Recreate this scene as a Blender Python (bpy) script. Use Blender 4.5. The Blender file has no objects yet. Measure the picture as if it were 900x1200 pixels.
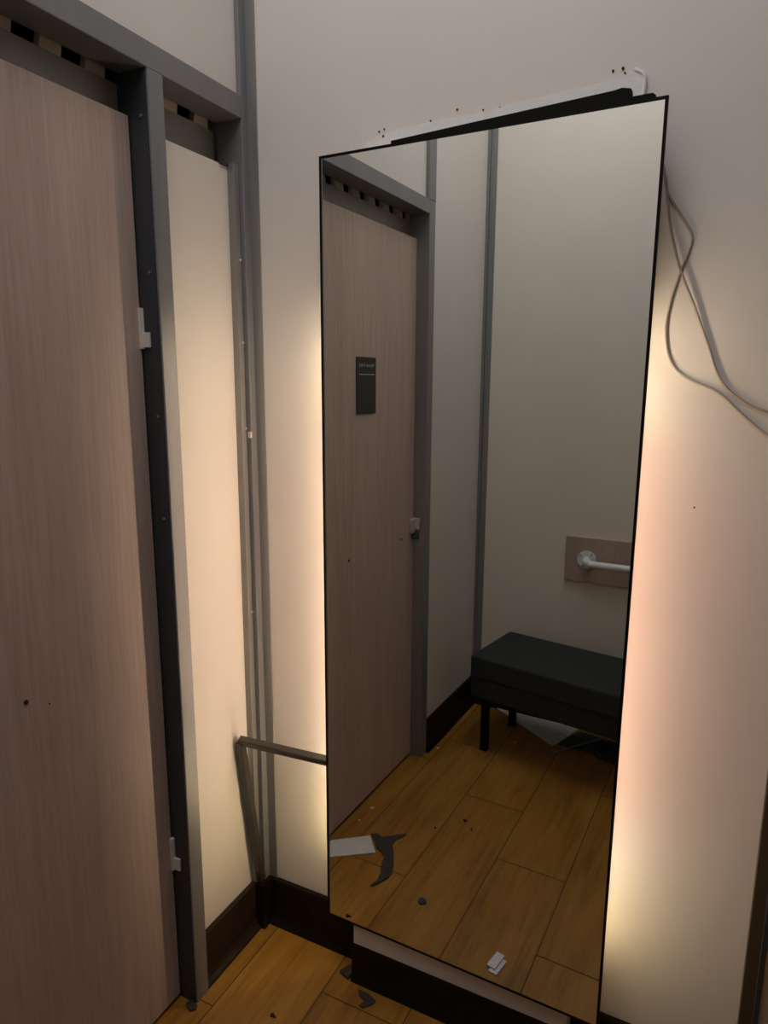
import bpy, bmesh, math, random
from mathutils import Vector, Matrix
random.seed(4)
C = bpy.context.scene.collection
PI = math.pi

# ------------------------------------------------------------ materials
def new_mat(name):
    m = bpy.data.materials.new(name); m.use_nodes = True
    nt = m.node_tree; b = nt.nodes['Principled BSDF']
    return m, nt, b
def setin(b, k, v):
    if k in b.inputs: b.inputs[k].default_value = v
def coords(nt, scale=(1, 1, 1)):
    tc = nt.nodes.new('ShaderNodeTexCoord'); mp = nt.nodes.new('ShaderNodeMapping')
    mp.inputs['Scale'].default_value = scale
    nt.links.new(tc.outputs['Object'], mp.inputs['Vector']); return mp.outputs['Vector']
def noise(nt, vec, scale, detail=4, rough=.55):
    n = nt.nodes.new('ShaderNodeTexNoise'); n.inputs['Scale'].default_value = scale
    n.inputs['Detail'].default_value = detail; n.inputs['Roughness'].default_value = rough
    nt.links.new(vec, n.inputs['Vector']); return n.outputs['Fac']
def ramp(nt, fac, stops):
    r = nt.nodes.new('ShaderNodeValToRGB'); e = r.color_ramp.elements
    while len(e) < len(stops): e.new(.5)
    for i, (p, c) in enumerate(stops): e[i].position = p; e[i].color = (*c, 1)
    nt.links.new(fac, r.inputs['Fac']); return r.outputs['Color']
def bump(nt, b, fac, strength, dist=.002):
    n = nt.nodes.new('ShaderNodeBump'); n.inputs['Strength'].default_value = strength; n.inputs['Distance'].default_value = dist
    nt.links.new(fac, n.inputs['Height']); nt.links.new(n.outputs['Normal'], b.inputs['Normal'])
def simple(name, col, rough=.5, metal=0, var=.06, nscale=30, scale=(1, 1, 1), bmp=0):
    m, nt, b = new_mat(name); v = coords(nt, scale); f = noise(nt, v, nscale)
    c = ramp(nt, f, [(.3, tuple(x*(1-var) for x in col)), (.7, tuple(min(1, x*(1+var)) for x in col))])
    nt.links.new(c, b.inputs['Base Color']); setin(b, 'Roughness', rough); setin(b, 'Metallic', metal)
    if bmp: bump(nt, b, f, bmp)
    return m
def wall_material():
    m, nt, b = new_mat('cream_wallboard'); v = coords(nt)
    f = noise(nt, v, 3, 5); g = noise(nt, v, 160, 2)
    c = ramp(nt, f, [(.3, (.745, .69, .625)), (.7, (.785, .73, .665))])
    nt.links.new(c, b.inputs['Base Color']); setin(b, 'Roughness', .62); bump(nt, b, g, .12, .001)
    return m
def door_material(name, a, bcol):
    m, nt, b = new_mat(name); v = coords(nt, (1, 1, .035))
    f = noise(nt, v, 130, 6, .65); v2 = coords(nt, (1, 1, .12)); g = noise(nt, v2, 9, 3)
    mix = nt.nodes.new('ShaderNodeMath'); mix.operation = 'MULTIPLY_ADD'
    nt.links.new(f, mix.inputs[0]); mix.inputs[1].default_value = .6
    h = nt.nodes.new('ShaderNodeMath'); h.operation = 'MULTIPLY'; h.inputs[1].default_value = .4
    nt.links.new(g, h.inputs[0]); nt.links.new(h.outputs[0], mix.inputs[2])
    c = ramp(nt, mix.outputs[0], [(.33, a), (.66, bcol)])
    nt.links.new(c, b.inputs['Base Color']); setin(b, 'Roughness', .45)
    return m
def floor_material():
    m, nt, b = new_mat('oak_vinyl_plank'); v = coords(nt, (1, .07, 1))
    at = nt.nodes.new('ShaderNodeAttribute'); at.attribute_name = 'tone'
    off = nt.nodes.new('ShaderNodeVectorMath'); off.operation = 'ADD'
    sc = nt.nodes.new('ShaderNodeVectorMath'); sc.operation = 'SCALE'; sc.inputs['Scale'].default_value = 7
    nt.links.new(at.outputs['Color'], sc.inputs[0]); nt.links.new(v, off.inputs[0]); nt.links.new(sc.outputs[0], off.inputs[1])
    f = noise(nt, off.outputs[0], 55, 7, .7)
    v2 = coords(nt, (1, .3, 1)); g = noise(nt, v2, 7, 4)
    a = nt.nodes.new('ShaderNodeMath'); a.operation = 'MULTIPLY'; a.inputs[1].default_value = .55; nt.links.new(f, a.inputs[0])
    d = nt.nodes.new('ShaderNodeMath'); d.operation = 'MULTIPLY_ADD'; d.inputs[1].default_value = .45
    nt.links.new(g, d.inputs[0]); nt.links.new(a.outputs[0], d.inputs[2])
    c = ramp(nt, d.outputs[0], [(.34, (.20, .080, .007)), (.5, (.36, .16, .018)), (.66, (.47, .23, .038))])
    mx = nt.nodes.new('ShaderNodeMixRGB'); mx.blend_type = 'MULTIPLY'; mx.inputs['Fac'].default_value = 1
    nt.links.new(c, mx.inputs['Color1'])
    tr = ramp(nt, at.outputs['Fac'], [(0, (.82, .82, .82)), (1, (1.0, 1.0, 1.0))]); nt.links.new(tr, mx.inputs['Color2'])
    nt.links.new(mx.outputs[0], b.inputs['Base Color']); setin(b, 'Roughness', .42)
    return m
def fabric_material():
    m, nt, b = new_mat('charcoal_bench_fabric'); v = coords(nt)
    f = noise(nt, v, 420, 2)
    c = ramp(nt, f, [(.35, (.010, .012, .012)), (.65, (.030, .034, .034))])
    nt.links.new(c, b.inputs['Base Color']); setin(b, 'Roughness', .85); bump(nt, b, f, .4, .001)
    return m
def emit(name, col, s):
    m, nt, b = new_mat(name); setin(b, 'Base Color', (.8, .8, .8, 1)); setin(b, 'Emission Color', (*col, 1)); setin(b, 'Emission Strength', s); return m

M = dict(
    wall=wall_material(),
    door=door_material('limed_oak_laminate', (.47, .345, .285), (.66, .51, .435)),
    plate=door_material('limed_oak_backing', (.36, .27, .22), (.46, .36, .30)),
    metal=simple('grey_painted_metal', (.23, .23, .235), .38, .25, .08, 12, (1, 1, .1)),
    metal_light=simple('grey_channel_metal', (.27, .265, .255), .35, .35, .08, 12, (1, 1, .1)),
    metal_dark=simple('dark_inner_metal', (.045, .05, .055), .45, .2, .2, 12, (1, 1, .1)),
    bar=simple('brown_grey_bar_metal', (.062, .056, .047), .35, .45, .12, 40),
    board=simple('grey_transom_board', (.34, .325, .30), .4, .1, .15, 4),
    tooth=simple('cream_grille_tooth', (.62, .50, .36), .6, 0, .1),
    void=simple('dark_void', (.004, .004, .004), .9),
    skirt=simple('dark_brown_skirting', (.012, .009, .006), .42, 0, .3, 20),
    skirt2=simple('dark_brown_side_skirting', (.030, .020, .012), .45, 0, .25, 20),
    floor=floor_material(),
    seam=simple('plank_seam', (.09, .045, .012), .8),
    ceil=simple('white_ceiling_board', (.6, .6, .58), .8),
    plaster=simple('white_plaster', (.80, .79, .78), .7, 0, .05, 50, bmp=.5),
    black=simple('black_mirror_frame', (.006, .005, .005), .35),
    backing=simple('black_backing_board', (.006, .006, .004), .7),
    bevel=simple('mirror_bevel_edge', (.35, .36, .33), .2, .6),
    white=simple('white_gloss_enamel', (.75, .75, .76), .25, 0, .03),
    offwhite=simple('off_white_board', (.68, .67, .66), .55, 0, .05),
    hingew=simple('white_hinge_metal', (.78, .72, .66), .35, .1, .04),
    steel=simple('worn_steel', (.62, .60, .54), .35, .5, .15),
    fabric=fabric_material(),
    leg=simple('black_powder_coat', (.005, .005, .007), .4),
    cable=simple('grey_cable_sheath', (.38, .32, .27), .45, 0, .05),
    tape=simple('dark_grey_rubber', (.034, .030, .026), .6, 0, .35, 60, bmp=.4),
    disc=simple('blue_grey_disc', (.085, .095, .11), .35, .4, .2, 90),
    hole=simple('screw_hole', (.02, .008, .002), .9),
    poster=simple('black_notice_card', (.014, .014, .013), .35, 0, .2, 40),
    ink=simple('grey_lettering', (.5, .52, .5), .5),
    ink2=simple('faint_lettering', (.05, .052, .05), .5),
    darkcard=simple('dark_grey_card', (.030, .032, .030), .55, 0, .3, 30),
    sill=simple('dark_brown_post', (.075, .052, .030), .4, .1, .15, 12, (1, 1, .1)),
    chip=simple('pale_chip', (.55, .48, .36), .7),
    led_hot=emit('warm_white_led', (1.0, .79, .55), 44),
    led_mid=emit('rosy_led', (1.0, .72, .51), 40),
    led_low=emit('dim_warm_led', (1.0, .76, .42), 42),
    led_hot2=emit('bright_warm_led', (1.0, .81, .58), 48),
    led_mid2=emit('pink_led', (1.0, .63, .46), 38),
)

for k in ('black', 'backing', 'skirt', 'skirt2', 'void', 'leg'): M[k].node_tree.nodes['Principled BSDF'].inputs['Specular IOR Level'].default_value = .12
# ------------------------------------------------------------ helpers
def obj(name, bm, mat, parent=None, label=None, smooth=False):
    me = bpy.data.meshes.new(name); bmesh.ops.recalc_face_normals(bm, faces=bm.faces[:]); bm.to_mesh(me); bm.free()
    if smooth:
        for f in me.polygons: f.use_smooth = True
    o = bpy.data.objects.new(name, me); C.objects.link(o)
    mats = mat if isinstance(mat, (list, tuple)) else [mat]
    for x in mats: me.materials.append(M[x])
    if parent: o.parent = parent
    if label: o['label'] = label
    return o
def box(bm, x0, x1, y0, y1, z0, z1, bev=0, mi=0, rot=None):
    g = bmesh.ops.create_cube(bm, size=1)['verts']
    bmesh.ops.scale(bm, vec=(x1-x0, y1-y0, z1-z0), verts=g)
    bmesh.ops.translate(bm, vec=((x0+x1)/2, (y0+y1)/2, (z0+z1)/2), verts=g)
    es = list({e for v in g for e in v.link_edges}); fs = list({f for v in g for f in v.link_faces})
    for f in fs: f.material_index = mi
    if bev: bmesh.ops.bevel(bm, geom=es, offset=bev, segments=2, affect='EDGES', profile=.6, clamp_overlap=True)
def B(x0, x1, y0, y1, z0, z1, bev=.0015):
    bm = bmesh.new(); box(bm, x0, x1, y0, y1, z0, z1, bev); return bm
def prism(bm, pts, axis, a, b, mi=0):
    """polygon pts in the two other axes, extruded along axis from a to b"""
    def P(u, v, w):
        return {'x': (w, u, v), 'y': (u, w, v), 'z': (u, v, w)}[axis]
    lo = [bm.verts.new(P(u, v, a)) for u, v in pts]; hi = [bm.verts.new(P(u, v, b)) for u, v in pts]
    n = len(pts); fs = [bm.faces.new(lo[::-1]), bm.faces.new(hi)]
    for i in range(n): fs.append(bm.faces.new((lo[i], lo[(i+1) % n], hi[(i+1) % n], hi[i])))
    for f in fs: f.material_index = mi
def tube(bm, pts, r, seg=12, sub=8):
    P = [Vector(p) for p in pts]
    if sub > 1:
        Q = []; E = [P[0]*2-P[1]] + P + [P[-1]*2-P[-2]]
        for i in range(1, len(E)-2):
            for k in range(sub):
                t = k/sub; a, b, c, d = E[i-1:i+3]
                Q.append(.5*((2*b)+(c-a)*t+(2*a-5*b+4*c-d)*t*t+(3*b-a-3*c+d)*t**3))
        Q.append(P[-1]); P = Q
    up = Vector((.13, .3, .94)); rings = []
    for i, p in enumerate(P):
        t = (P[min(i+1, len(P)-1)]-P[max(i-1, 0)]).normalized()
        u = (up - t*up.dot(t)).normalized(); w = t.cross(u); up = u
        rings.append([bm.verts.new(p+(u*math.cos(2*PI*k/seg)+w*math.sin(2*PI*k/seg))*r) for k in range(seg)])
    for a, b in zip(rings, rings[1:]):
        for k in range(seg): bm.faces.new((a[k], a[(k+1) % seg], b[(k+1) % seg], b[k]))
    bm.faces.new(rings[0][::-1]); bm.faces.new(rings[-1])
def cyl(bm, c, axis, r, h, seg=24, r2=None):
    m = {'x': Matrix.Rotation(PI/2, 4, 'Y'), 'y': Matrix.Rotation(-PI/2, 4, 'X'), 'z': Matrix.Identity(4)}[axis]
    bmesh.ops.create_cone(bm, cap_ends=True, segments=seg, radius1=r, radius2=r if r2 is None else r2, depth=h, matrix=Matrix.Translation(c) @ m)
def thing(name, label, cat, loc=(0, 0, 0), rz=0, group=None):
    o = bpy.data.objects.new(name, None); C.objects.link(o); o.empty_display_size = .05
    o.location = loc; o.rotation_euler = (0, 0, rz); o['label'] = label; o['category'] = cat
    if group: o['group'] = group
    return o
def tag(o, label, cat, group=None):
    o['label'] = label; o['category'] = cat
    if group: o['group'] = group
    return o
def struct(name, bm, mat, label=None, smooth=False):
    o = obj(name, bm, mat, None, label, smooth); o['kind'] = 'structure'; return o

ZH, ZT, ZC = 2.10, 2.148, 3.20       # header bottom, header top, ceiling
YR, XR = -1.705, 1.205               # rear wall, right wall

# ------------------------------------------------------------ floor
def make_floor():
    bm = bmesh.new(); lay = bm.loops.layers.float_color.new('tone')
    box(bm, -.16, XR+.02, YR-.02, .02, -.05, -.002, 0, 1)
    W = [-.18, .038, .257, .477, .70, .92, 1.14, 1.36]
    ph = [-.30, -.48, -.145, -.70, -.39, -.62, -.2]
    x0, x1, y0, y1 = -.14, XR, YR, 0
    for i in range(7):
        a, b = max(W[i], x0), min(W[i+1], x1)
        if b-a < .01: continue
        s = ph[i] + .83*2
        while s > y0:
            c, d = max(s-.83, y0), min(s, y1); s -= .83
            if d-c < .01: continue
            g = .0015; t = random.random()
            vs = [bm.verts.new(p) for p in ((a+g, c+g, 0), (b-g, c+g, 0), (b-g, d-g, 0), (a+g, d-g, 0))]
            f = bm.faces.new(vs); f.material_index = 0
            for l in f.loops: l[lay] = (t, random.random()*0+t, t, 1)
    return bm
struct('floor', make_floor(), ['floor', 'seam'], 'worn yellow oak plank floor of the fitting room')
struct('ceiling', B(-.16, XR+.02, YR-.02, .02, ZC, ZC+.04, 0), 'ceil')

# ------------------------------------------------------------ walls
wb = struct('wall_back', B(-.12, XR+.02, 0, .05, 0, ZC, 0), 'wall', 'cream wall lit from behind the tall mirror')
# white plaster smear above the mirror (lies on the wall)
bm = bmesh.new()
top = [(.30, 2.012), (.34, 2.022), (.40, 2.030), (.46, 2.030), (.53, 2.031), (.60, 2.034), (.68, 2.039), (.76, 2.043), (.81, 2.047), (.842, 2.053), (.856, 2.054), (.866, 2.047), (.869, 2.03), (.867, 2.012), (.868, 1.985)]
tt = []
for (xa, za), (xb, zb) in zip(top, top[1:]):
    for q in range(4): tt.append((xa+(xb-xa)*q/4, za+(zb-za)*q/4+(random.uniform(-.0016, .0016) if xa < .84 else 0)))
top = tt+[top[-1]]
bot = [(.30, 1.985)]
prism(bm, bot+top, 'y', -.003, .001)
bmesh.ops.bevel(bm, geom=[e for e in bm.edges if abs(e.verts[0].co.y+.003) < 1e-5 and abs(e.verts[1].co.y+.003) < 1e-5], offset=.0018, segments=2, affect='EDGES')
pl = obj('plaster_patch', bm, 'plaster', wb, 'rough white plaster strip above the mirror')
# raised trowel ridge at its right end, chips
bm = bmesh.new(); tube(bm, [(.858, -.003, 1.99), (.864, -.0035, 2.02), (.862, -.0035, 2.046), (.846, -.002, 2.058)], .0032, 8)
obj('plaster_ridge', bm, 'plaster', wb, smooth=True)
bm = bmesh.new()
for x, z, r in [(.338, 2.031, .0022), (.350, 2.034, .002), (.349, 2.020, .0028), (.455, 2.034, .002), (.512, 2.046, .0024), (.566, 2.037, .0018), (.60, 2.036, .0018), (.808, 2.063, .0025), (.825, 2.064, .003), (.829, 2.056, .002), (1.005, 1.285, .002)]:
    cyl(bm, (x, -.0008, z), 'y', r*.85, .0022 if z > 2.03 or z < 1.9 else .006, 8)
obj('chip_mark', bm, 'hole', wb, 'small dark chips in the plaster')

struct('wall_rear', B(-.14, XR+.02, YR-.05, YR, 0, ZC, 0), 'wall', 'cream rear wall with the grab rail')
# left wall: infill above header, narrow panel between jamb and corner, panel behind the latch post
bm = bmesh.new()
box(bm, -.06, -.012, -1.15, 0, ZT-.01, ZC)
box(bm, -.06, -.012, YR, -1.15, .0, ZC)
struct('wall_left', bm, 'wall', 'cream boarding of the left wall above and beside the door')
sp = struct('wall_left_panel', B(-.05, -.03, -.28, -.012, .0, 1.998, .001), 'wall', 'narrow cream panel between door post and room corner')
# added near-black sheet behind the door, its colour standing for darkness beyond the gaps
struct('wall_left_dark_backing', B(-.18, -.14, YR, .0, 0, ZC, 0), 'void')
wr = struct('wall_right', B(XR, XR+.05, YR-.02, .02, 0, ZC, 0), 'sill', 'wall at the right edge, its shadow put into a dark brown colour')  # shadow on this wall is carried by the dark brown base colour

# trims (posts, header, corner strips)
struct('trim_1', B(-.075, 0, -1.118, -.0262, ZH, ZT, .002), 'metal', 'grey metal header rail above the door')
hj = struct('trim_2', B(-.085, 0, -.311, -.270, 0, ZH, .002), 'metal', 'grey metal post on the hinge side of the door')
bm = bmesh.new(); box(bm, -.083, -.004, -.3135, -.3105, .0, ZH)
obj('shaded_post_face', bm, 'metal_dark', hj, 'inner face of the hinge post, its shade painted in as dark metal')  # thin dark layer on the post: unlit side painted as colour
for z in (2.017, 1.728, 1.441, 1.223):
    bm = bmesh.new(); cyl(bm, (-.018, -.3145, z), 'y', .003, .003, 10); obj('screw', bm, 'metal', hj)
struct('trim_3', B(-.085, 0, -1.166, -1.1182, 0, ZT, .002), 'metal', 'grey metal post on the latch side of the door')
struct('trim_4', B(-.05, 0.001, -1.166, -1.108, ZT, ZC, .002), 'metal', 'grey metal post above the header')
ct = struct('trim_5', B(-.07, 0, -.026, 0, 0, ZC, .002), 'metal', 'grey metal corner post left of the mirror')
obj('skirting_corner', B(-.03, .010, -.048, 0, 0, .141, .002), 'skirt', ct, 'black skirting corner')
obj('corner_flange', B(-.002, .0251, -.004, 0, 0, ZC, .001), 'metal_light', ct, 'flat grey strip on the back wall side')
obj('panel_channel', B(-.036, -.012, -.046, -.027, .0, 2.003, .002), 'metal_light', ct, 'light grey channel holding the panel edge')
obj('channel_clip', B(-.034, -.026, -.075, -.040, 1.996, 2.004, .001), 'metal_dark', ct, 'small dark clip')
for z in (1.794, 1.605, 1.40, .928, .229):
    bm = bmesh.new(); cyl(bm, (-.010, -.034, z), 'x', .0025, .004, 8); obj('screw', bm, 'hingew', ct)
obj('tab', B(-.008, .001, -.03, -.024, 1.377, 1.392, .001), 'hingew', ct, 'tiny pale tab')
ct2 = struct('trim_6', B(-.02, .0, YR, YR+.012, 0, ZC, .001), 'metal', 'grey corner strip on the rear left corner')
obj('corner_flange', B(.0, .028, YR, YR+.004, 0, ZC, .001), 'metal', ct2)
tr = struct('trim_7', B(1.173, XR, -.02, 0, 0, ZC, .002), 'sill', 'dark brown post at the right end of the back wall')
obj('edge_bead', B(1.196, 1.2045, -.032, -.022, 0, ZC, .001), 'metal_dark', tr)

# skirtings: face with a small coved foot
def skirt_profile(h, t, foot):
    return [(0, 0), (foot, 0), (foot-.002, .006), (t+.005, .014), (t, .026), (t, h-.003), (t-.002, h), (0, h)]
def skirting(h, t, foot, at, d, axis, a, b):
    bm = bmesh.new(); prism(bm, [(at+d*u, v) for u, v in skirt_profile(h, t, foot)], axis, a, b); return bm
struct('baseboard_back', skirting(.140, .012, .024, 0, -1, 'x', .0, .309), 'skirt', 'dark skirting at the foot of the back wall left of the mirror')
struct('baseboard_back_right', skirting(.118, .012, .024, 0, -1, 'x', .845, 1.172), 'skirt', 'dark skirting right of the mirror')
struct('baseboard_left', skirting(.140, .012, .028, -.03, 1, 'y', -.27, 0), 'skirt2', 'dark skirting under the narrow cream panel')
struct('baseboard_left_rear', skirting(.140, .012, .024, -.012, 1, 'y', YR, -1.166), 'skirt', 'dark skirting behind the latch post')
struct('baseboard_rear', skirting(.140, .012, .024, YR, 1, 'x', .0, XR), 'skirt')

# ------------------------------------------------------------ door
d = struct('door_1', B(-.090, -.050, -1.122, -.3165, .012, 2.0212, .0015), 'door', 'pale pinkish oak door in the left wall')
def hinge(z0, z1):
    bm = bmesh.new()
    box(bm, -.0505, -.0435, -.322, -.3125, z0, z1, .001)
    zm = (z0+z1)/2
    box(bm, -.0475, -.0425, -.3155, -.302, z0+.001, zm-.006, .001)
    cyl(bm, (-.046, -.3155, zm), 'z', .004, (z1-z0)-.002, 12)
    box(bm, -.047, -.026, -.319, -.3137, z0+.003, zm-.008, .001)
    h = obj('hinge', bm, 'hingew', d, 'white butt hinge')
    obj('hinge_pin', B(-.0465, -.041, -.3125, -.306, zm-.004, zm+.008, .001), 'metal', h)
hinge(1.578, 1.660); hinge(.362, .446)
bm = bmesh.new()
box(bm, -.050, -.036, -1.112, -1.085, .945, 1.000, .003); box(bm, -.050, -.020, -1.128, -1.108, .958, 1.002, .003)
lt = obj('latch', bm, 'steel', d, 'worn steel slide latch')
bm = bmesh.new(); cyl(bm, (-.038, -1.115, .928), 'x', .011, .024, 16); obj('latch_knob', bm, 'metal_dark', lt, smooth=False)
bm = bmesh.new()
cyl(bm, (-.0493, -.646, .938), 'x', .0045, .002, 12); cyl(bm, (-.0493, -1.018, .936), 'x', .004, .002, 12); cyl(bm, (-.0493, -.600, .915), 'x', .0015, .002, 8)
obj('screw_hole', bm, 'hole', d, 'small dark screw holes')

# transom board and grille teeth above the door and panel
tb = thing('vent_grille', 'grey board with a row of cream and dark notches under the header rail', 'vent', (0, 0, 1.97))
def loc(o, p): o.location = tuple(-c for c in p)
o = obj('transom_board', B(-.098, -.079, -1.116, -.028, 1.95, 2.083, .001), 'board', tb); loc(o, (0, 0, 1.97))
k = 0; y = -.012
while y > -1.10:
    a = y-.030; b = max(y-.083, -1.114)
    bm = bmesh.new(); prism(bm, [(a, 2.135), (a-.008, 2.083), (b+.000, 2.083), (b+.012, 2.135)], 'x', -.096, -.080)
    if not (-.33 < (a+b)/2 < -.28): o = obj('tooth', bm, 'tooth', tb, 'cream notch block'); loc(o, (0, 0, 1.97))
    else: bm.free()
    y -= .097

# ------------------------------------------------------------ notice on the door
nt_ = thing('notice', 'small black printed notice stuck on the pale door', 'sign', (-.0495, -.7575, 1.503))
obj('card', B(0, .002, -.0625, .0625, -.091, .091, .0005), 'poster', nt_)
def text_mesh(s, size):
    cu = bpy.data.curves.new('t', 'FONT'); cu.body = s; cu.size = size; cu.align_x = 'CENTER'; cu.extrude = .0001; cu.resolution_u = 2
    to = bpy.data.objects.new('t', cu); C.objects.link(to); bpy.context.view_layer.update()
    me = bpy.data.meshes.new_from_object(to.evaluated_get(bpy.context.evaluated_depsgraph_get()))
    bpy.data.objects.remove(to); return me
def lettering(s, size, z, mat, nm):
    me = text_mesh(s, size); me.materials.clear(); me.materials.append(M[mat])
    # text x -> world +y, text y -> world z, facing +x
    me.transform(Matrix(((0, 0, 1, .0025), (1, 0, 0, 0), (0, 1, 0, z), (0, 0, 0, 1))))
    o = bpy.data.objects.new(nm, me); C.objects.link(o); o.parent = nt_
lettering('Returns Policy', .0165, .060, 'ink', 'title_lettering')
bm = bmesh.new(); random.seed(8)
def textline(z, a, b, h):
    x = a
    while x < b:
        w = random.uniform(.003, .011); e = min(x+w, b); box(bm, .002, .0023, x, e, z-h/2, z+h/2); x = e+.0022
textline(.036, -.052, .045, .0035)
obj('subtitle_lettering', bm, 'ink', nt_)
bm = bmesh.new()
for z, b in [(.012, .03), (-.001, .035), (-.013, .03), (-.026, .028), (-.039, .02), (-.051, .015), (-.063, .012)]: textline(z, -.052, b, .003)
obj('body_lettering', bm, 'ink2', nt_)

# ------------------------------------------------------------ boxed plinth and mirror
px = thing('trim_8', 'cream boxed-out casing behind and below the tall mirror', 'x', (.577, -.037, 0)); px['kind'] = 'structure'; del px['category']
def rel(o, p): o.location = (-p[0], -p[1], -p[2])
P0 = (.577, -.037, 0)
o = obj('casing', B(.310, .844, -.0735, 0, 0.0, 1.975, .001), 'wall', px); rel(o, P0)
bm = bmesh.new(); prism(bm, [(-.0735-u, v) for u, v in skirt_profile(.107, .0035, .012)], 'x', .306, .848)
o = obj('skirting', bm, 'skirt', px, 'black skirting strip'); rel(o, P0)
bm = bmesh.new(); prism(bm, [(.305, 0), (.3095, 0), (.3095, .107), (.306, .107)], 'y', -.0735, -.0)
o = obj('side_skirting', bm, 'skirt', px); rel(o, P0)

MX, MY, MA, MW, MZ0, MZ1 = .2374, -.0785, -.0215, .6773, .1671, 1.9745
mi = thing('mirror', 'tall black-edged backlit mirror standing proud of the cream wall', 'mirror', (MX, MY, MZ0), MA)
H = MZ1-MZ0
m, nt, b = new_mat('silvered_glass'); setin(b, 'Base Color', (.86, .89, .85, 1)); setin(b, 'Metallic', 1.0); setin(b, 'Roughness', 0.0)
M['mirror'] = m
fw = .0055
obj('glass', B(fw, MW-fw, .0, .002, fw, H-fw, 0), 'mirror', mi)
bm = bmesh.new()
box(bm, 0, fw, -.001, .0045, 0, H); box(bm, MW-fw*.8, MW, -.001, .0045, 0, H)
box(bm, 0, MW, -.001, .0045, 0, fw*.8); box(bm, 0, MW, -.001, .0045, H-fw*.8, H)
obj('frame', bm, 'black', mi, 'thin black edge')
obj('bevel_strip', B(fw, fw+.0022, -.0006, .001, fw, H-fw, 0), 'bevel', mi, 'pale sliver along the left edge')
obj('back_panel', B(.004, MW-.004, .002, .0045, .004, H-.004, 0), 'backing', mi)
# black mounting rail showing above the glass
bm = bmesh.new()
def mp(x): return x-MX
prism(bm, [(mp(.40), 1.976-MZ0), (mp(.40), 1.984-MZ0), (mp(.60), 1.992-MZ0), (mp(.825), 2.0005-MZ0), (mp(.838), 2.0025-MZ0), (mp(.853), 1.999-MZ0), (mp(.854), 1.986-MZ0), (mp(.888), 1.9862-MZ0), (mp(.893), 1.982-MZ0), (mp(.893), 1.976-MZ0)], 'y', .0105, .030)
obj('mounting_rail', bm, 'backing', mi, 'black rail leaning above the glass at the right')
# led tapes on both sides of the casing, under the overhang of the glass
PM = (Matrix.Translation((MX, MY, MZ0)) @ Matrix.Rotation(MA, 4, 'Z')).inverted()
for xc, yc, segs in ((.263, -.047, ((.30, .47, 'led_low'), (.48, .62, 'led_hot'), (.63, 1.42, 'led_mid'), (1.43, 1.64, 'led_hot'))),
                     (.852, -.070, ((.30, .42, 'led_low'), (.43, .58, 'led_hot2'), (.59, 1.42, 'led_mid2'), (1.43, 1.64, 'led_hot2')))):
    o = obj('led_batten', B(xc-.004, xc+.004, yc+.005, -.002, .295, 1.66, .001), 'black', mi); o.matrix_parent_inverse = PM
    for z0, z1, mat in segs:
        bm = bmesh.new(); box(bm, xc-.005, xc+.005, yc-.005, yc+.005, z0, z1)
        o = obj('led_strip', bm, mat, mi, 'glowing led tape behind the glass'); o.matrix_parent_inverse = PM

# ------------------------------------------------------------ cables on the wall
A = [(.893, 1.93), (.9, 1.905), (.907, 1.886), (.916, 1.847), (.942, 1.806), (.962, 1.77), (.956, 1.736), (.948, 1.711), (.935, 1.658), (.931, 1.604), (.943, 1.554), (.973, 1.524), (1.026, 1.499), (1.07, 1.459), (1.112, 1.425), (1.165, 1.40)]
Bc = [(.893, 1.92), (.91, 1.873), (.915, 1.843), (.927, 1.782), (.947, 1.715), (.976, 1.648), (1.002, 1.585), (1.028, 1.522), (1.064, 1.486), (1.108, 1.465), (1.165, 1.45)]
bm = bmesh.new(); tube(bm, [(x, -.0024, z) for x, z in A], .0021, 10); tag(obj('cable', bm, 'cable', smooth=True), 'thin grey cable making the wider lower loop on the wall right of the mirror', 'cable')
bm = bmesh.new(); tube(bm, [(x, -.0068 if i == 4 else -.0050 if i in (3, 5) else -.0030, z) for i, (x, z) in enumerate(Bc)], .0022, 10); tag(obj('cable', bm, 'cable', smooth=True), 'thin grey cable crossing over and ending higher at the right edge', 'cable')

# ------------------------------------------------------------ bent metal frame left of the mirror
bk = thing('metal_bracket', 'brown-grey metal bar frame bent at an elbow between corner and mirror edge', 'bracket', (-.01, -.055, .13))
def bar(p, q, w, t, nrm):
    p, q, nrm = Vector(p), Vector(q), Vector(nrm); ax = (q-p).normalized(); s = ax.cross(nrm).normalized(); n = s.cross(ax).normalized()
    bm = bmesh.new(); vs = []
    for e in (p, q):
        for a, c in ((-1, -1), (1, -1), (1, 1), (-1, 1)): vs.append(bm.verts.new(e + s*a*w/2 + n*c*t/2))
    for f in ((0, 1, 2, 3), (7, 6, 5, 4), (0, 4, 5, 1), (1, 5, 6, 2), (2, 6, 7, 3), (3, 7, 4, 0)): bm.faces.new([vs[i] for i in f])
    bmesh.ops.bevel(bm, geom=bm.edges[:], offset=.0015, segments=2, affect='EDGES'); return bm
o = obj('cross_bar', bar((-.018, -.092, .594), (.250, -.062, .588), .019, .019, (0, -.4, 1)), 'bar', bk); o.location = (.01, .055, -.13)
o = obj('upright_bar', bar((-.016, -.092, .592), (-.006, -.036, .148), .022, .018, (1, 0, 0)), 'bar', bk); o.location = (.01, .055, -.13)

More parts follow.
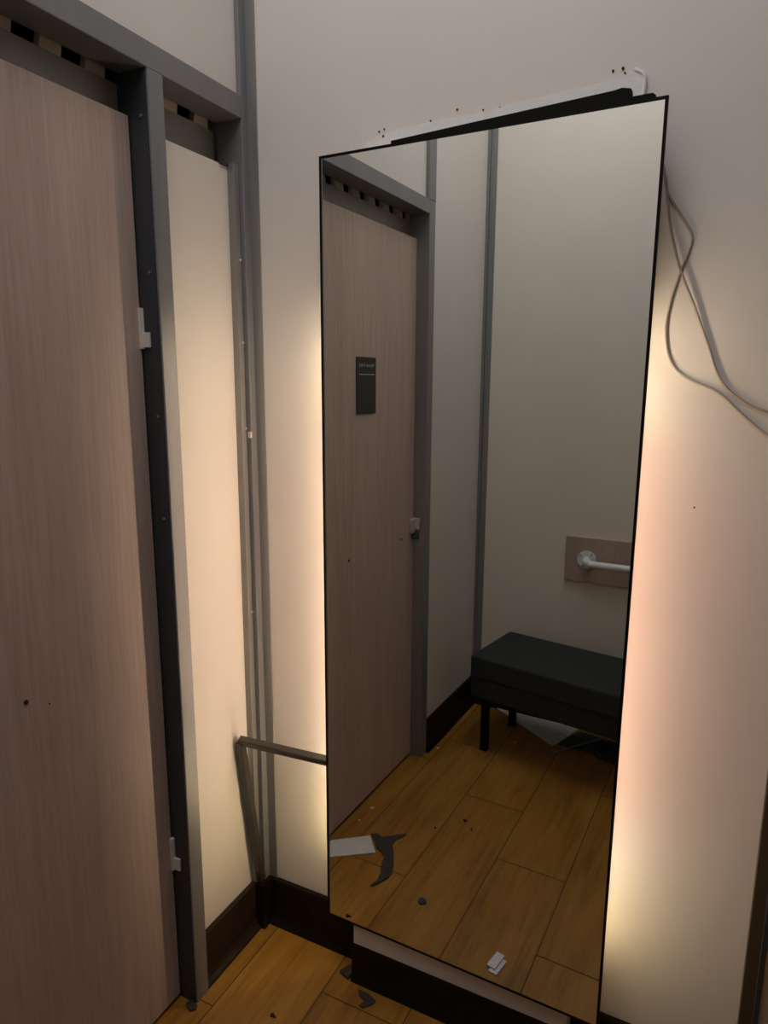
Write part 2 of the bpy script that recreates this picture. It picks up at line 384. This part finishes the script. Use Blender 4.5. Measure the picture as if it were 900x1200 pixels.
# ------------------------------------------------------------ bench
BA = math.atan2(.065, .471)
bn = thing('bench', 'low charcoal upholstered bench standing against the rear wall', 'bench', (.141, -1.273, 0), BA)
def soft_box(x0, x1, y0, y1, z0, z1, bev):
    bm = bmesh.new(); box(bm, x0, x1, y0, y1, z0, z1)
    bmesh.ops.bevel(bm, geom=bm.edges[:], offset=bev, segments=4, affect='EDGES', profile=.6); return bm
obj('seat', soft_box(0, .86, -.352, 0, .328, .422, .014), 'fabric', bn, smooth=False)
obj('base_panel', soft_box(.004, .856, -.348, -.004, .243, .335, .006), 'fabric', bn)
bm = bmesh.new(); tube(bm, [(.006, -.002, .334), (.43, -.0015, .334), (.854, -.002, .334)], .0025, 6, 1); tube(bm, [(.002, -.006, .334), (.0015, -.176, .334), (.002, -.346, .334)], .0025, 6, 1)
obj('piping', bm, 'leg', bn)
for x, y in ((.055, -.045), (.055, -.306), (.80, -.045), (.80, -.306)):
    bm = bmesh.new(); box(bm, x-.014, x+.014, y-.014, y+.014, .004, .250, .002)
    lg = obj('leg', bm, 'leg', bn); obj('foot_cap', B(x-.015, x+.015, y-.015, y+.015, 0, .006, .001), 'leg', lg)

# ------------------------------------------------------------ grab rail on the rear wall
gr = thing('grab_rail', 'white grab rail on a pale oak board fixed to the rear wall', 'grab rail', (.403, YR, .676))
obj('backing_board', B(0, .70, 0, .018, 0, .194, .001), 'plate', gr)
for s, xx in ((1, .093), (-1, .607)):
    bm = bmesh.new(); cyl(bm, (xx, .021, .100), 'y', .040, .006, 32); bmesh.ops.bevel(bm, geom=[e for e in bm.edges if e.calc_length() < .02], offset=.0015, segments=2, affect='EDGES')
    fl = obj('flange', bm, 'white', gr)
    for a in (.9, 2.6, 4.2, 5.6):
        bm = bmesh.new(); cyl(bm, (xx+.031*math.cos(a), .0245, .100+.031*math.sin(a)), 'y', .0042, .002, 10)
        obj('screw', bm, 'metal_light', fl)
bm = bmesh.new(); tube(bm, [(.093, .022, .100), (.094, .040, .099), (.100, .056, .098), (.115, .066, .096), (.14, .069, .094), (.35, .070, .094), (.56, .069, .094), (.585, .066, .096), (.600, .056, .098), (.606, .040, .099), (.607, .022, .100)], .0155, 20, 6)
obj('tube', bm, 'white', gr, smooth=True)

# ------------------------------------------------------------ litter on the floor
def sheet(name, pts, z0, t, mat, label, cat, bmpz=None):
    bm = bmesh.new(); cx = sum(p[0] for p in pts)/len(pts); cy = sum(p[1] for p in pts)/len(pts)
    prism(bm, [(x-cx, y-cy) for x, y in pts], 'z', 0, t)
    if bmpz:
        for v in bm.verts: v.co.z += bmpz(v.co.x, v.co.y)
    o = obj(name, bm, mat); o.location = (cx, cy, z0); return tag(o, label, cat)
sheet('card_strip', [(-.036, -.507), (.065, -.592), (.123, -.527), (.005, -.437), (-.034, -.480)], .0005, .003, 'offwhite', 'white card strip lying on the floor beside the door', 'card')
torn = [(.063, -.601), (.085, -.612), (.105, -.604), (.135, -.632), (.168, -.660), (.166, -.645), (.150, -.613), (.155, -.585), (.172, -.560), (.190, -.528), (.205, -.500), (.215, -.470), (.215, -.445), (.192, -.395), (.184, -.388), (.190, -.420), (.182, -.455), (.170, -.480), (.158, -.520), (.140, -.538), (.118, -.545), (.092, -.575)]
sheet('rubber_scrap', torn, .001, .0022, 'tape', 'torn dark grey rubber scrap beside the white card strip', 'scrap', lambda x, y: .003*(math.sin(x*60)*math.sin(y*50)+1)*.5)
bm = bmesh.new(); cyl(bm, (0, 0, .003), 'z', .0135, .006, 24, .0115); cyl(bm, (0, 0, .0065), 'z', .006, .002, 16)
o = obj('round_pad', bm, 'disc'); o.location = (.349, -.411, 0); tag(o, 'small round blue-grey pad on the open floor', 'pad')
pc = thing('plastic_clip', 'small white plastic clip of two plates on the floor near the mirror', 'clip', (.620, -.303, 0), 1.75)
obj('base_plate', B(-.028, .028, -.014, .010, 0, .004, .001), 'white', pc); obj('cover_plate', B(-.034, .020, -.004, .020, .004, .010, .0015), 'white', pc)
# peeled rubber at the casing foot and a scrap beside it
sheet('peeled_trim', [(.270, -.078), (.300, -.086), (.303, -.050), (.290, -.040), (.282, -.055)], .0005, .010, 'tape', 'dark peeled trim curl at the foot of the casing', 'scrap')
sheet('rubber_scrap', [(.337, -.098), (.366, -.098), (.392, -.108), (.388, -.122), (.372, -.140), (.360, -.138), (.366, -.122), (.345, -.112)], .0005, .0025, 'tape', 'small dark rubber scrap in front of the mirror foot', 'scrap')
sheet('dirt_crumb', [(.180, -.255), (.184, -.249), (.189, -.253), (.196, -.257), (.188, -.259), (.182, -.260)], 0, .004, 'hole', 'dark triangular crumb on the floor nearest the viewer', 'crumb')
sheet('dirt_crumb', [(-.022, -.312), (.006, -.318), (.010, -.328), (.0, -.338), (-.020, -.330)], 0, .006, 'tape', 'dark crumb wedged at the foot of the door post', 'crumb')
for i, (x, y, r, lb) in enumerate([(.314, -.827, .007, 'dark crumb on the floor halfway to the bench'), (.352, -.791, .004, 'smallest dark crumb on the floor beside a larger one'), (.238, -.741, .004, 'dark crumb on the plank seam between scrap and bench')]):
    sheet('dirt_crumb', [(x+r*random.uniform(.6, 1.2)*math.cos(a), y+r*random.uniform(.6, 1.2)*math.sin(a)) for a in [k*PI/3 for k in range(6)]], 0, .003, 'hole', lb, 'crumb')
for i, (x, y, r, lb) in enumerate([(-.008, -.73, .008, 'pale chip by the door foot farther from the white card'), (-.010, -.644, .006, 'pale chip by the door foot close to the white card'), (.030, -1.221, .008, 'pale chip beside the latch post foot'), (.295, -1.427, .006, 'pale chip on the floor in front of the bench')]):
    sheet('wood_chip', [(x+r*random.uniform(.5, 1.2)*math.cos(a), y+r*random.uniform(.5, 1.2)*math.sin(a)) for a in [k*PI/3 for k in range(6)]], 0, .003, 'chip', lb, 'chip')
sheet('white_sheet', [(.112, -1.690), (.427, -1.486), (.432, -1.490), (.440, -1.484), (.457, -1.495), (.514, -1.690)], .0005, .004, 'offwhite', 'white board sheet lying on the floor under the bench', 'board')
sheet('dark_card', [(.455, -1.50), (.52, -1.655), (.70, -1.640), (.700, -1.455), (.640, -1.47), (.60, -1.50)], .001, .003, 'darkcard', 'dark card lying under the bench beside the white sheet', 'card')
bm = bmesh.new(); tube(bm, [(.463, -1.42, .004), (.54, -1.515, .010), (.621, -1.612, .016)], .0035, 8, 2)
tag(obj('grey_rod', bm, 'metal_light', smooth=True), 'thin grey rod lying across the dark card under the bench', 'rod')
bm = bmesh.new(); random.seed(5)
n = 14; grid = [[bm.verts.new((.60+.10*i/n, -1.62+.10*j/n, .008+.022*random.random()*math.sin(PI*i/n)*math.sin(PI*j/n))) for j in range(n+1)] for i in range(n+1)]
for i in range(n):
    for j in range(n): bm.faces.new((grid[i][j], grid[i+1][j], grid[i+1][j+1], grid[i][j+1]))
g = bmesh.ops.solidify(bm, geom=bm.faces[:], thickness=.001)
tag(obj('crumpled_wrapper', bm, 'darkcard'), 'crumpled dark wrapper under the bench at the mirror edge', 'wrapper')

# ------------------------------------------------------------ lights
def area(name, loc, size, energy, col, rot=(0, 0, 0), sy=None):
    l = bpy.data.lights.new(name, 'AREA'); l.energy = energy; l.color = col; l.size = size
    if sy: l.shape = 'RECTANGLE'; l.size_y = sy
    o = bpy.data.objects.new(name, l); C.objects.link(o); o.location = loc; o.rotation_euler = rot; return o
area('ceiling_lamp', (.6, -.95, ZC-.02), .9, 11.5, (.96, .955, 1.0), sy=1.2)
w = bpy.data.worlds.new('w'); bpy.context.scene.world = w; w.use_nodes = True
w.node_tree.nodes['Background'].inputs['Color'].default_value = (.8, .8, .85, 1); w.node_tree.nodes['Background'].inputs['Strength'].default_value = .05

# ------------------------------------------------------------ camera
yaw, pit, rol, f = -.4627, -.1874, .0051, 796.58
F = Vector((math.sin(yaw)*math.cos(pit), math.cos(yaw)*math.cos(pit), math.sin(pit)))
R = Vector((math.cos(yaw), -math.sin(yaw), 0)); U = R.cross(F)
R2 = R*math.cos(rol)+U*math.sin(rol); U2 = -R*math.sin(rol)+U*math.cos(rol)
cam = bpy.data.cameras.new('camera'); co = bpy.data.objects.new('camera', cam); C.objects.link(co)
mt = Matrix((( R2.x, U2.x, -F.x, 1.0443), (R2.y, U2.y, -F.y, -1.3846), (R2.z, U2.z, -F.z, 1.5115), (0, 0, 0, 1)))
co.matrix_world = mt
cam.sensor_fit = 'VERTICAL'; cam.sensor_height = 24; cam.lens = f/1200*24; cam.clip_start = .01
S = bpy.context.scene; S.camera = co
S.view_settings.view_transform = 'Standard'; S.view_settings.look = 'None'; S.view_settings.gamma = 1
S.view_settings.use_curve_mapping = False; S.view_settings.exposure = 0
